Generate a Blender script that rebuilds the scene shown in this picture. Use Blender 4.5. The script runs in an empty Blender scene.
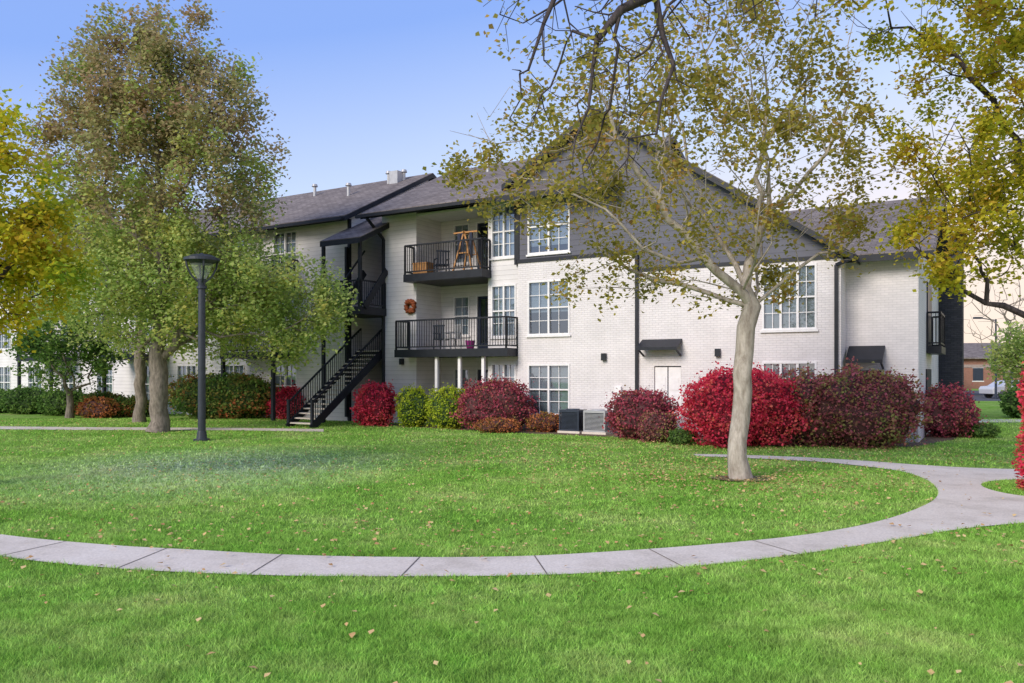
import bpy, math, random
import numpy as np
from mathutils import Vector, Matrix
from mathutils.geometry import tessellate_polygon
rng=np.random.default_rng(7); random.seed(7)
S=bpy.context.scene
S.view_settings.view_transform='Standard'; S.view_settings.look='None'; S.view_settings.exposure=0
col=S.collection
R=math.radians
# ---------------------------------------------------------------- materials
def newmat(name):
    m=bpy.data.materials.new(name); m.use_nodes=True; nt=m.node_tree
    for n in list(nt.nodes): nt.nodes.remove(n)
    return m,nt
class N:
    def __init__(s,nt): s.nt=nt
    def __call__(s,t,ins=None,**kw):
        n=s.nt.nodes.new(t)
        for k,v in kw.items(): setattr(n,k,v)
        for k,v in (ins or {}).items():
            if isinstance(v,bpy.types.NodeSocket): s.nt.links.new(v,n.inputs[k])
            else: n.inputs[k].default_value=v
        return n
def c4(c): return (c[0],c[1],c[2],1)
def ramp(n,fac,stops,interp='LINEAR'):
    r=n('ShaderNodeValToRGB',{0:fac}); r.color_ramp.interpolation=interp
    el=r.color_ramp.elements
    while len(el)<len(stops): el.new(0.5)
    for e,(p,c) in zip(el,stops): e.position=p; e.color=c4(c)
    return r.outputs[0]
def simple(name,c,rough=.6,var=.15,scale=6,metal=0,bump=0,spec=.3):
    m,nt=newmat(name); n=N(nt)
    tc=n('ShaderNodeTexCoord').outputs['Object']
    no=n('ShaderNodeTexNoise',{'Vector':tc,'Scale':scale,'Detail':5})
    a=[x*(1-var) for x in c]; b=[min(1,x*(1+var)) for x in c]
    cr=ramp(n,no.outputs[0],[(.3,a),(.7,b)])
    p=n('ShaderNodeBsdfPrincipled',{'Base Color':cr,'Roughness':rough,'Metallic':metal,'Specular IOR Level':spec})
    if bump:
        b_=n('ShaderNodeBump',{'Height':no.outputs[0],'Strength':bump,'Distance':.02}); nt.links.new(b_.outputs[0],p.inputs['Normal'])
    o=n('ShaderNodeOutputMaterial',{0:p.outputs[0]}); return m
def wallvec(n,tc):
    s=n('ShaderNodeSeparateXYZ',{0:tc})
    a=n('ShaderNodeMath',{0:s.outputs[0],1:s.outputs[1]},operation='ADD')
    return s,n('ShaderNodeCombineXYZ',{0:a.outputs[0],1:s.outputs[2],2:0.0}).outputs[0]
def brickmat(name,c1,c2,mort,bw=.22,bh=.075,var=.5,bs=.6):
    m,nt=newmat(name); n=N(nt)
    tc=n('ShaderNodeTexCoord').outputs['Object']; s,v=wallvec(n,tc)
    b=n('ShaderNodeTexBrick',{'Vector':v,'Color1':c4(c1),'Color2':c4(c2),'Mortar':c4(mort),'Scale':1.0,'Mortar Size':.006,'Mortar Smooth':.3,'Brick Width':bw,'Row Height':bh})
    no=n('ShaderNodeTexNoise',{'Vector':tc,'Scale':.9,'Detail':6,'Roughness':.65})
    st=n('ShaderNodeMapRange',{'Value':no.outputs[0],1:.3,2:.7,3:.88,4:1.05})
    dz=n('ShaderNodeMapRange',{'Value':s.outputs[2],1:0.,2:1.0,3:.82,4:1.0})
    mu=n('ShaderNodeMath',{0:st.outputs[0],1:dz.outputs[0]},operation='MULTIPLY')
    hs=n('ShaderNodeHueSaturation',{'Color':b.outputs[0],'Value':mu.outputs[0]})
    bp=n('ShaderNodeBump',{'Height':b.outputs[1],'Strength':bs,'Distance':.01},invert=True)
    p=n('ShaderNodeBsdfPrincipled',{'Base Color':hs.outputs[0],'Roughness':.75,'Normal':bp.outputs[0],'Specular IOR Level':.25})
    n('ShaderNodeOutputMaterial',{0:p.outputs[0]}); return m
def lapmat(name,c,pitch=.18,dark=.55):
    m,nt=newmat(name); n=N(nt)
    tc=n('ShaderNodeTexCoord').outputs['Object']; s=n('ShaderNodeSeparateXYZ',{0:tc})
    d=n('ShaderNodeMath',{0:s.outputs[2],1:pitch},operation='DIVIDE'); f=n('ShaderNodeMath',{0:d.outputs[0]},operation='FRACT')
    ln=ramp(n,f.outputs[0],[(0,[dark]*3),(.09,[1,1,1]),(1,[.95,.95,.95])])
    no=n('ShaderNodeTexNoise',{'Vector':tc,'Scale':1.3,'Detail':5})
    st=n('ShaderNodeMapRange',{'Value':no.outputs[0],1:.3,2:.7,3:.88,4:1.05})
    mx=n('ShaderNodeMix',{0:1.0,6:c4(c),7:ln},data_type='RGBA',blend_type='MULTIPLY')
    hs=n('ShaderNodeHueSaturation',{'Color':mx.outputs[2],'Value':st.outputs[0]})
    bp=n('ShaderNodeBump',{'Height':f.outputs[0],'Strength':.5,'Distance':.015},invert=True)
    p=n('ShaderNodeBsdfPrincipled',{'Base Color':hs.outputs[0],'Roughness':.6,'Normal':bp.outputs[0],'Specular IOR Level':.25})
    n('ShaderNodeOutputMaterial',{0:p.outputs[0]}); return m
def roofmat():
    m,nt=newmat('shingles'); n=N(nt)
    tc=n('ShaderNodeTexCoord').outputs['Object']; s=n('ShaderNodeSeparateXYZ',{0:tc})
    v=n('ShaderNodeCombineXYZ',{0:s.outputs[0],1:n('ShaderNodeMath',{0:s.outputs[1],1:1.1},operation='MULTIPLY').outputs[0],2:0.0}).outputs[0]
    b=n('ShaderNodeTexBrick',{'Vector':v,'Color1':(.25,.215,.20,1),'Color2':(.16,.135,.125,1),'Mortar':(.10,.085,.08,1),'Scale':1.0,'Mortar Size':.012,'Brick Width':.32,'Row Height':.16})
    no=n('ShaderNodeTexNoise',{'Vector':tc,'Scale':1.2,'Detail':8,'Roughness':.7})
    st=n('ShaderNodeMapRange',{'Value':no.outputs[0],1:.3,2:.7,3:.75,4:1.2})
    hs=n('ShaderNodeHueSaturation',{'Color':b.outputs[0],'Value':st.outputs[0]})
    p=n('ShaderNodeBsdfPrincipled',{'Base Color':hs.outputs[0],'Roughness':.9,'Specular IOR Level':.15})
    n('ShaderNodeOutputMaterial',{0:p.outputs[0]}); return m
def leafmat(name,cols,trans=.35,nscale=.8,nmix=.5):
    m,nt=newmat(name); n=N(nt)
    g=n('ShaderNodeNewGeometry'); tc=n('ShaderNodeTexCoord').outputs['Object']
    no=n('ShaderNodeTexNoise',{'Vector':tc,'Scale':nscale,'Detail':3})
    nr=n('ShaderNodeMapRange',{'Value':no.outputs[0],1:.3,2:.7})
    mx=n('ShaderNodeMix',{0:nmix,2:g.outputs['Random Per Island'],3:nr.outputs[0]},data_type='FLOAT')
    k=len(cols); c=ramp(n,mx.outputs[0],[(.12+.76*i/(k-1),cc) for i,cc in enumerate(cols)])
    d=n('ShaderNodeBsdfDiffuse',{0:c}); t=n('ShaderNodeBsdfTranslucent',{0:c})
    a=n('ShaderNodeMixShader',{0:trans,1:d.outputs[0],2:t.outputs[0]})
    n('ShaderNodeOutputMaterial',{0:a.outputs[0]}); return m
def barkmat(name,a,b,scale=8):
    m,nt=newmat(name); n=N(nt)
    tc=n('ShaderNodeTexCoord').outputs['Object']
    mp=n('ShaderNodeMapping',{'Vector':tc,'Scale':(1,1,.3)})
    no=n('ShaderNodeTexNoise',{'Vector':mp.outputs[0],'Scale':scale,'Detail':8,'Roughness':.7})
    c=ramp(n,no.outputs[0],[(.35,a),(.62,b)])
    bp=n('ShaderNodeBump',{'Height':no.outputs[0],'Strength':.8,'Distance':.03})
    p=n('ShaderNodeBsdfPrincipled',{'Base Color':c,'Roughness':.85,'Normal':bp.outputs[0],'Specular IOR Level':.2})
    n('ShaderNodeOutputMaterial',{0:p.outputs[0]}); return m
M={}
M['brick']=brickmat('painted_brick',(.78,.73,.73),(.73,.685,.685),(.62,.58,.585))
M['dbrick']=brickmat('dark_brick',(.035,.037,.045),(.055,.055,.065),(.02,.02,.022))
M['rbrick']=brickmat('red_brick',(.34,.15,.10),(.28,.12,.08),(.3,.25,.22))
M['lap']=lapmat('white_lap_siding',(.77,.73,.73))
M['dlap']=lapmat('grey_lap_siding',(.125,.125,.155),pitch=.2)
M['roof']=roofmat()
M['trim']=simple('dark_trim',(.016,.018,.025),.45,.2)
M['lamp']=simple('lamp_paint',(.03,.036,.05),.4,.2,spec=.5)
M['white']=simple('white_trim',(.79,.76,.76),.5,.06)
M['door']=simple('dark_blue_door',(.018,.025,.05),.3,.2)
def concmat():
    m,nt=newmat('concrete'); n=N(nt); tc=n('ShaderNodeTexCoord').outputs['Object']
    a=n('ShaderNodeTexNoise',{'Vector':tc,'Scale':.9,'Detail':7,'Roughness':.7}); b=n('ShaderNodeTexNoise',{'Vector':tc,'Scale':45,'Detail':3})
    c=ramp(n,a.outputs[0],[(.3,(.52,.45,.375)),(.5,(.68,.595,.51)),(.72,(.75,.67,.585))])
    v=n('ShaderNodeMapRange',{'Value':b.outputs[0],1:.3,2:.7,3:.85,4:1.1}); h=n('ShaderNodeHueSaturation',{'Color':c,'Value':v.outputs[0]})
    bp=n('ShaderNodeBump',{'Height':b.outputs[0],'Strength':.4,'Distance':.006})
    p=n('ShaderNodeBsdfPrincipled',{'Base Color':h.outputs[0],'Roughness':.9,'Normal':bp.outputs[0],'Specular IOR Level':.15}); n('ShaderNodeOutputMaterial',{0:p.outputs[0]}); return m
M['conc']=concmat()
M['joint']=simple('joint',(.16,.13,.11),.9)
M['mulch']=simple('mulch',(.15,.105,.065),.95,.5,14,bump=1)
M['asph']=simple('asphalt',(.08,.08,.085),.9,.2,3)
M['wood']=simple('wood',(.45,.22,.08),.6,.25)
M['metal']=simple('grey_metal',(.42,.42,.43),.45,.08,metal=.3)
M['dmetal']=simple('dark_grille',(.03,.04,.06),.5)
def glassmat():
    m,nt=newmat('window_glass'); n=N(nt)
    t=n('ShaderNodeBsdfTransparent',{0:(.68,.75,.8,1)}); g=n('ShaderNodeBsdfGlossy',{0:(.9,.95,1,1),'Roughness':.03})
    f=n('ShaderNodeFresnel',{0:1.6}); ad=n('ShaderNodeMath',{0:f.outputs[0],1:.14},operation='ADD')
    mx=n('ShaderNodeMixShader',{0:ad.outputs[0],1:t.outputs[0],2:g.outputs[0]}); n('ShaderNodeOutputMaterial',{0:mx.outputs[0]}); return m
M['glass']=glassmat()
M['blind']=lapmat('blinds',(.44,.47,.50),pitch=.055,dark=.35)
M['darkroom']=simple('dark_room',(.03,.033,.04),.7,.3,2)
# ---------------------------------------------------------------- mesh helpers
def np_mesh(name,V,F,mat,parent=None,smooth=False):
    V=np.asarray(V,dtype=np.float32); F=np.asarray(F,dtype=np.int32); k=F.shape[1]
    me=bpy.data.meshes.new(name); me.vertices.add(len(V)); me.vertices.foreach_set('co',V.ravel())
    me.loops.add(F.size); me.loops.foreach_set('vertex_index',F.ravel())
    me.polygons.add(len(F)); me.polygons.foreach_set('loop_start',np.arange(0,F.size,k,dtype=np.int32))
    try: me.polygons.foreach_set('loop_total',np.full(len(F),k,dtype=np.int32))
    except Exception: pass
    if smooth: me.polygons.foreach_set('use_smooth',np.ones(len(F),dtype=bool))
    me.update(calc_edges=True); me.materials.append(mat)
    o=bpy.data.objects.new(name,me); col.objects.link(o)
    if parent: o.parent=parent
    return o
def empty(name,loc=(0,0,0),rz=0):
    e=bpy.data.objects.new(name,None); e.location=loc; e.rotation_euler=(0,0,rz); e.empty_display_size=.3; col.objects.link(e); return e
class Acc:
    def __init__(s): s.v=[]; s.f=[]
    def poly(s,pts):
        i=len(s.v); s.v+= [tuple(p) for p in pts]; s.f.append(tuple(range(i,i+len(pts))))
    def box(s,x0,x1,y0,y1,z0,z1):
        i=len(s.v)
        s.v+=[(x,y,z) for z in (z0,z1) for x,y in ((x0,y0),(x1,y0),(x1,y1),(x0,y1))]
        s.f+=[tuple(i+k for k in q) for q in ((3,2,1,0),(4,5,6,7),(0,1,5,4),(1,2,6,5),(2,3,7,6),(3,0,4,7))]
    def slab(s,p,th):
        i=len(s.v); s.v+=[tuple(q) for q in p]+[(q[0],q[1],q[2]-th) for q in p]
        k=len(p)
        s.f+=[tuple(range(i,i+k)),tuple(range(i+2*k-1,i+k-1,-1))]+[(i+a,i+k+a,i+k+(a+1)%k,i+(a+1)%k) for a in range(k)]
    def bar(s,a,b,w,h=None):
        h=h or w; a=Vector(a);b=Vector(b); d=(b-a).normalized()
        up=Vector((0,0,1)) if abs(d.z)<.95 else Vector((1,0,0))
        x=d.cross(up).normalized()*w/2; y=x.cross(d).normalized()*h/2; i=len(s.v)
        for P in (a,b): s.v+=[tuple(P-x-y),tuple(P+x-y),tuple(P+x+y),tuple(P-x+y)]
        s.f+=[tuple(i+k for k in q) for q in ((3,2,1,0),(4,5,6,7),(0,1,5,4),(1,2,6,5),(2,3,7,6),(3,0,4,7))]
    def cyl(s,a,b,r0,r1=None,n=16,cap=True):
        r1=r0 if r1 is None else r1
        a=Vector(a);b=Vector(b);d=(b-a).normalized(); up=Vector((0,0,1)) if abs(d.z)<.95 else Vector((1,0,0))
        x=d.cross(up).normalized(); y=x.cross(d); i=len(s.v)
        for P,r in ((a,r0),(b,r1)):
            for k in range(n):
                t=2*math.pi*k/n; s.v.append(tuple(P+x*math.cos(t)*r+y*math.sin(t)*r))
        for k in range(n): s.f.append((i+k,i+(k+1)%n,i+n+(k+1)%n,i+n+k))
        if cap: s.f.append(tuple(range(i,i+n))); s.f.append(tuple(range(i+n,i+2*n)))
    def wall(s,x0,x1,z0,z1,t,holes=(),dep=.14):
        xs=sorted({x0,x1}|{h[0] for h in holes}|{h[1] for h in holes}); zs=sorted({z0,z1}|{h[2] for h in holes}|{h[3] for h in holes})
        for a,b in zip(xs,xs[1:]):
            for c,d in zip(zs,zs[1:]):
                mx,mz=(a+b)/2,(c+d)/2
                if any(h[0]<mx<h[1] and h[2]<mz<h[3] for h in holes): continue
                s.poly([(a,t,c),(b,t,c),(b,t,d),(a,t,d)])
        for h in holes:
            a,b,c,d=h[:4]; u=t+dep
            s.poly([(a,t,c),(a,u,c),(a,u,d),(a,t,d)]); s.poly([(b,t,c),(b,t,d),(b,u,d),(b,u,c)])
            s.poly([(a,t,c),(b,t,c),(b,u,c),(a,u,c)]); s.poly([(a,t,d),(a,u,d),(b,u,d),(b,t,d)])
    def build(s,name,mat,parent=None,smooth=False,bevel=0):
        me=bpy.data.meshes.new(name); me.from_pydata(s.v,[],s.f); me.update(); me.materials.append(mat)
        if smooth: me.polygons.foreach_set('use_smooth',[True]*len(me.polygons))
        o=bpy.data.objects.new(name,me); col.objects.link(o)
        if parent: o.parent=parent
        if bevel:
            b=o.modifiers.new('b','BEVEL'); b.width=bevel; b.segments=2; b.limit_method='ANGLE'
        return o
# ---------------------------------------------------------------- apartment building (local x = along facade, y = depth)
B=empty('apartment_building',(1.34,29,0),R(-31))
br,lap,dlap,trim,wht,glass,blind,roof,door,dark,conc=[Acc() for _ in range(11)]
def window(s0,s1,z0,z1,t,cols=4,rows=4,sash=2):
    w=.06
    for a,b in ((s0,s0+w),(s1-w,s1)): wht.box(a,b,t-.03,t+.1,z0,z1)
    for a,b in ((z0,z0+w),(z1-w,z1)): wht.box(s0+w,s1-w,t-.03,t+.1,a,b)
    wht.box(s0-.05,s1+.05,t-.07,t-.002,z0-.07,z0-.005)
    W=(s1-s0-2*w)/sash
    for k in range(1,sash): x=s0+w+W*k; wht.box(x-.035,x+.035,t-.02,t+.09,z0+w,z1-w)
    zm=(z0+z1)/2; wht.box(s0+w,s1-w,t-.005,t+.08,zm-.025,zm+.025)
    for k in range(1,cols):
        if (k*sash)%cols==0: continue
        x=s0+w+(s1-s0-2*w)*k/cols; wht.box(x-.011,x+.011,t+.03,t+.055,z0+w,z1-w)
    for k in range(1,rows):
        z=z0+w+(z1-z0-2*w)*k/rows
        if abs(z-zm)<.05: continue
        wht.box(s0+w,s1-w,t+.032,t+.053,z-.011,z+.011)
    glass.poly([(s0+w,t+.06,z0+w),(s1-w,t+.06,z0+w),(s1-w,t+.06,z1-w),(s0+w,t+.06,z1-w)])
    if rng.random()<.7: zb=z0
    else: zb=z0+(z1-z0)*rng.uniform(.15,.5)
    blind.poly([(s0,t+.12,zb),(s1,t+.12,zb),(s1,t+.12,z1),(s0,t+.12,z1)])
    dark.poly([(s0,t+.138,z0),(s1,t+.138,z0),(s1,t+.138,z1),(s0,t+.138,z1)])
def rail(pts,z0,z1,post=True,step=.115):
    for a,b in zip(pts,pts[1:]):
        A=Vector((a[0],a[1],0));Bv=Vector((b[0],b[1],0)); L=(Bv-A).length; n=max(1,int(L/step))
        trim.bar((a[0],a[1],z1-.03),(b[0],b[1],z1-.03),.06,.06); trim.bar((a[0],a[1],z0+.1),(b[0],b[1],z0+.1),.04,.05)
        for i in range(n+1):
            p=A.lerp(Bv,i/n); big=(i==0 or i==n)
            w=.06 if big else .02; trim.box(p.x-w/2,p.x+w/2,p.y-w/2,p.y+w/2,z0+(0 if big else .1),z1-.03)
h1=[(-.88,.85,.54,2.39),(-.88,.85,3.44,5.43)]
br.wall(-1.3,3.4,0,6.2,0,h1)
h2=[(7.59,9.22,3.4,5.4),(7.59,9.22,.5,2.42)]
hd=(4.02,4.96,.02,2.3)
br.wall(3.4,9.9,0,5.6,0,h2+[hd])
for h in h1: window(*h,0)
for h in h2: window(*h,0,6,4,3)
PX,PZ=1.9,11.0
sl=(PZ-5.55)/(10.1-PX)
x86=PX+(PZ-8.6)/sl
dlap.wall(-1.3,3.4,6.2,8.6,0,[(-.88,.85,6.41,8.42)]); window(-.88,.85,6.41,8.42,0)
dlap.poly([(-1.3,0,8.6),(x86,0,8.6),(PX,0,PZ),(-1.3,0,9.06)])
dlap.poly([(3.4,0,5.6),(9.9,0,5.6),(9.9,0,5.63),(x86,0,8.6),(3.4,0,8.6)])
trim.box(-1.33,3.4,-.03,-.002,6.12,6.26); trim.box(3.403,9.9,-.03,-.002,5.5,5.62)
trim.box(-1.36,-1.24,-.035,.2,6.26,9.0)
for a,b in ((4.04,4.47),(4.51,4.94)):
    wht.box(a,b,.04,.1,.04,2.26)
    for z in (.35,.95,1.5):
        wht.box(a+.07,b-.07,.028,.04,z,z+.42)
dark.poly([(4.0,.138,0),(4.98,.138,0),(4.98,.138,2.32),(4.0,.138,2.32)])
for a in (4.42,4.56): trim.box(a-.015,a+.015,.0,.04,1.05,1.15)
def awn(s0,s1,t,z0,z1,d):
    roof_a=[(s0,t,z1),(s1,t,z1),(s1,t-d,z0+.12),(s0,t-d,z0+.12)]
    trim.slab(roof_a,.1)
    for s in (s0+.05,s1-.05): trim.bar((s,t-.02,z0-.15),(s,t-d+.05,z0+.05),.05)
awn(3.6,5.0,-.004,2.8,3.2,.55); awn(9.98,11.0,.996,2.35,2.9,.7)
br.poly([(9.9,0,0),(9.9,1,0),(9.9,1,5.63),(9.9,0,5.63)])
br.wall(9.9,11.9,0,5.7,1,[(10.1,10.9,.02,2.15)])
door.box(10.1,10.9,1.06,1.12,.02,2.15)
def side(acc,s,t0,t1,z,ridge=None):
    acc.poly([(s,t0,0),(s,t1,0),(s,t1,z),(s,t0,z)])
    if ridge: acc.poly([(s,t0,z),(s,t1,z),(s,(t0+t1)/2,ridge)])
side(br,11.9,1,12,5.7,8.1)
br.poly([(-1.3,12,0),(11.9,12,0),(11.9,12,5.7),(-1.3,12,5.7)])
trim.box(11.9,12.35,4.2,6.9,2.72,2.96); rail([(11.93,4.25),(12.3,4.25),(12.3,6.85),(11.93,6.85)],2.96,4.1)
door.box(11.9,11.94,4.4,6.4,3.0,5.1); dark.box(11.9,11.94,4.0,6.2,.1,2.2)
ch=Acc(); ch.box(11.9,12.75,11.2,12.9,0,7.5); ch.build('chimney',M['dbrick'],B); trim.box(11.8,12.85,11.1,13.0,7.5,7.65)
t1=.2
lap.wall(-8.0,-6.2,0,8.7,t1); lap.wall(-2.75,-1.3,0,8.7,t1,[(-2.6,-1.5,z,z+1.98) for z in (.45,3.42,6.42)])
for z in (.45,3.42,6.42): window(-2.6,-1.5,z,z+1.98,t1,4,4,2)
lap.poly([(-6.2,t1,0),(-6.2,1.9,0),(-6.2,1.9,8.7),(-6.2,t1,8.7)])
lap.poly([(-2.75,t1,0),(-2.75,1.9,0),(-2.75,1.9,8.7),(-2.75,t1,8.7)])
for k,z in enumerate((0,3,6)):
    hs=[(-5.55,-4.75,z+.6,z+2.25),(-4.35,-3.35,z+.04,z+2.2)]
    lap.wall(-6.2,-2.75,z,z+3 if k<2 else 8.7,1.9,hs)
    window(*hs[0],1.9,2,4,1)
    a,b,c,d=hs[1]
    wht.box(a-.07,a,1.86,1.9,c,d+.07); wht.box(b,b+.07,1.86,1.9,c,d+.07); wht.box(a,b,1.86,1.9,d,d+.07)
    door.box(a,a+.12,1.93,1.98,c,d); door.box(b-.12,b,1.93,1.98,c,d); door.box(a+.12,b-.12,1.93,1.98,c,c+.25); door.box(a+.12,b-.12,1.93,1.98,d-.12,d)
    for q in range(1,3): door.box(a+.12+(b-a-.24)*q/3-.01,a+.12+(b-a-.24)*q/3+.01,1.93,1.97,c+.25,d-.12)
    glass.poly([(a+.12,1.96,c+.25),(b-.12,1.96,c+.25),(b-.12,1.96,d-.12),(a+.12,1.96,d-.12)])
    dark.poly([(a,2.03,c),(b,2.03,c),(b,2.03,d),(a,2.03,d)])
trim.box(-6.6,-1.34,-.7,t1-.003,2.68,2.98); trim.box(-6.19,-2.76,t1-.003,1.88,2.7,2.985)
trim.box(-6.35,-2.6,-.45,t1-.003,5.68,5.98); trim.box(-6.19,-2.76,t1-.003,1.88,5.7,5.985)
wht.box(-6.19,-2.76,.21,1.88,8.42,8.5)
rail([(-6.55,t1-.03),(-6.55,-.65),(-1.42,-.65),(-1.42,t1-.03)],2.98,4.15)
rail([(-6.3,t1-.03),(-6.3,-.4),(-2.65,-.4),(-2.65,t1-.03)],5.98,7.15)
for s in (-4.65,-3.57,-2.5): wht.box(s-.06,s+.06,-.56,-.44,0,2.68)
lap.poly([(-8,t1,0),(-8,11,0),(-8,11,8.7),(-8,t1,8.7)]); lap.poly([(-8,11,8.7),(-8,t1,8.7),(-8,5.5,11.3)])
dlap.poly([(2.6,0.02,5.6),(2.6,11,5.6),(2.6,11,8.7),(2.6,5.5,11.3),(2.6,0.02,8.7)])
lap.poly([(-8,11,0),(2.6,11,0),(2.6,11,8.7),(-8,11,8.7)])
wl=[]
for s in np.arange(-38,-11,3.4):
    for z in (.5,3.45,6.45): wl.append((float(s),float(s)+1.5,z,z+1.95))
lap.wall(-42,-9.6,0,8.7,0,wl)
for w in wl: window(*w,0,4,4,2)
lap.poly([(-9.6,0,0),(-9.6,11,0),(-9.6,11,8.7),(-9.6,0,8.7)]); lap.poly([(-9.6,0,8.7),(-9.6,11,8.7),(-9.6,5.5,11.4)])
lap.poly([(-42,11,0),(-9.6,11,0),(-9.6,11,8.7),(-42,11,8.7)])
trim.box(-9.7,-9.58,-.03,.09,0,8.6)
for s0 in (-16,-25,-33):
    for z in (2.98,5.98):
        trim.box(s0,s0+3.4,-1.5,-.003,z-.28,z); rail([(s0+.05,-.03),(s0+.05,-1.45),(s0+3.35,-1.45),(s0+3.35,-.03)],z,z+1.1)
    for s in (s0+.1,s0+3.3): trim.box(s-.07,s+.07,-1.45,-1.31,0,5.7)
dark.poly([(-9.6,4.5,0),(-8,4.5,0),(-8,4.5,9),(-9.6,4.5,9)])
n=17
for i in range(n):
    z=3.0-(i)*3.0/n; t=.35-i*.235
    conc.box(-9.28,-8.12,t-.27,t,z-.05,z)
for s in (-9.32,-8.08):
    trim.bar((s,.4,2.95),(s,-3.75,-.02),.06,.3)
    trim.bar((s,.4,3.95),(s,-3.65,.98),.06,.06)
    for i in range(0,34):
        f=i/33; t=.4-4.05*f; z=2.95-2.97*f; trim.box(s-.012,s+.012,t-.012,t+.012,z,z+1.0)
    trim.box(s-.05,s+.05,-3.75,-3.65,0,1.05)
trim.box(-9.58,-8.02,.36,3.4,2.78,2.98)
trim.box(-9.95,-7.75,-1.4,.9,4.42,4.72); rail([(-9.9,-.03),(-9.9,-1.35),(-7.8,-1.35),(-7.8,t1-.03)],4.72,5.8)
trim.box(-9.9,-9.78,-1.36,-1.24,0,4.42); trim.box(-7.92,-7.8,-1.36,-1.24,4.72,7.3); trim.box(-9.9,-9.78,-1.36,-1.24,4.72,7.3)
for s in (-8.9,-7.7): trim.bar((s,-1.2,4.7),(s,.15,6.3) ,.06,.28)
for s in (-8.9,): trim.bar((s,-1.2,5.7),(s,.15,7.2),.06,.06)
def rslab(p,th=.2):
    trim.slab(p,th); roof.slab([(q[0],q[1],q[2]+.035) for q in p],.03)
def gable_roof(s0,s1,ta,tb,ze,zr,th=.2):
    tm=(ta+tb)/2
    rslab([(s0,ta,ze),(s1,ta,ze),(s1,tm,zr),(s0,tm,zr)],th); rslab([(s1,tb,ze),(s0,tb,ze),(s0,tm,zr),(s1,tm,zr)],th)
gable_roof(-8.25,2.8,-.85,11.85,8.5,11.6)
gable_roof(-42,-9.3,-.6,11.6,8.6,11.65)
gable_roof(2.9,12.35,.4,12.6,5.6,8.3)
rslab([(PX,-.45,PZ+.18),(PX,6.0,PZ+.18),(-1.75,6.0,9.0),(-1.75,-.45,9.0)])
rslab([(PX,-.45,PZ+.18),(10.3,-.45,5.58),(10.3,6.0,5.58),(PX,6.0,PZ+.18)])
rslab([(-9.75,-1.6,7.4),(-7.6,-1.6,7.4),(-7.6,3,9.6),(-9.75,3,9.6)])
trim.bar((-8.4,-.95,8.4),(-1.8,-.95,8.4),.12,.12)
trim.bar((-42,-.7,8.5),(-9.4,-.7,8.5),.12,.12)
for s,t,a,b in ((3.42,-.06,0.3,6.1),(9.78,-.06,.3,5.3),(-7.85,.12,.2,7.6),(-9.7,-.1,.2,7.4),(-1.45,.1,6.1,8.4)):
    trim.box(s-.05,s+.05,t-.05,t+.05,a,b)
trim.bar((9.78,-.06,5.3),(10.25,-.3,5.45),.09); trim.bar((-7.85,.12,7.6),(-7.9,-.9,8.35),.09)
vt=Acc()
for s,t,h in ((-12.6,3.2,.5),(-11.3,4.6,.5),(-16,4.4,.5),(-5.2,4.0,.4),(-10.6,4.9,.4)):
    z=8.6+(t+.6)*.5; vt.cyl((s,t,z-.2),(s,t,z+h),.08,n=12); vt.cyl((s,t,z+h),(s,t,z+h+.12),.16,.12,n=12)
vt.box(-11.1,-10.6,4.4,4.9,10.9,11.75)
vt.build('roof_vent_pipes',M['metal'],B)
for s,z in ((-6.9,2.4),(2.2,2.5),(6.2,2.6)): trim.box(s-.08,s+.08,-.14 if s>-1.3 else .06,-.002 if s>-1.3 else .198,z,z+.25)
wht.box(2.6,2.85,-.1,-.002,1.2,1.6); wht.box(5.9,6.2,-.08,-.002,.9,1.35); 
for nme,a,mt in (('brick_walls',br,'brick'),('siding_walls',lap,'lap'),('gable_siding',dlap,'dlap'),('trim_and_railings',trim,'trim'),('window_frames',wht,'white'),
    ('window_glass',glass,'glass'),('window_blinds',blind,'blind'),('roof',roof,'roof'),('doors',door,'door'),('dark_interior',dark,'darkroom'),('stair_treads',conc,'conc')):
    a.build(nme,M[mt],B)
def W(s,t,z=0): return (1.34+.8572*s+.515*t,29-.515*s+.8572*t,z)
def torus(name,loc,R1,r,mat,rz=0,n=40,m=8,jit=0):
    V=[];F=[]
    for i in range(n):
        a=2*math.pi*i/n
        for j in range(m):
            b=2*math.pi*j/m; rr=r*(1+jit*rng.uniform(-1,1)); V.append(((R1+rr*math.cos(b))*math.cos(a),rr*math.sin(b),(R1+rr*math.cos(b))*math.sin(a)))
            F.append((i*m+j,((i+1)%n)*m+j,((i+1)%n)*m+(j+1)%m,i*m+(j+1)%m))
    o=np_mesh(name,V,F,mat); o.location=loc; o.rotation_euler=(0,0,rz); return o
torus('autumn_wreath',W(-6.45,.1,4.75),.2,.09,simple('wreath',(.30,.08,.03),.8,.8,24),R(-31),jit=.7)
def chair(loc,rz,mat,name='patio_chair'):
    e=empty(name,loc,rz); a=Acc()
    a.box(-.27,.27,-.25,.25,.40,.45); 
    for k in range(5): a.box(-.25+k*.11,-.19+k*.11,.22,.26,.45,.95)
    a.box(-.27,.27,.21,.27,.93,.99)
    for x in (-.27,.23):
        for y in (-.25,.21): a.box(x,x+.04,y,y+.04,0,.64 if y<0 else .45)
        a.box(x,x+.05,-.26,.25,.64,.68)
    a.build('frame',mat,e); return e
chair(W(-5.2,.6,2.99),R(150),M['dmetal']); chair(W(-4.4,.2,2.99),R(-60),M['metal'])
chair(W(-5.3,.7,5.99),R(200),M['dmetal'])
e=empty('wooden_clothes_rack',W(-3.7,.2,5.99),R(-31)); a=Acc()
for y in (-.35,.35):
    a.bar((-.45,y,0),(0,y*.6,1.55),.06); a.bar((.45,y,0),(0,y*.6,1.55),.06); a.bar((-.24,y*.85,.7),(.24,y*.85,.7),.05)
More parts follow.
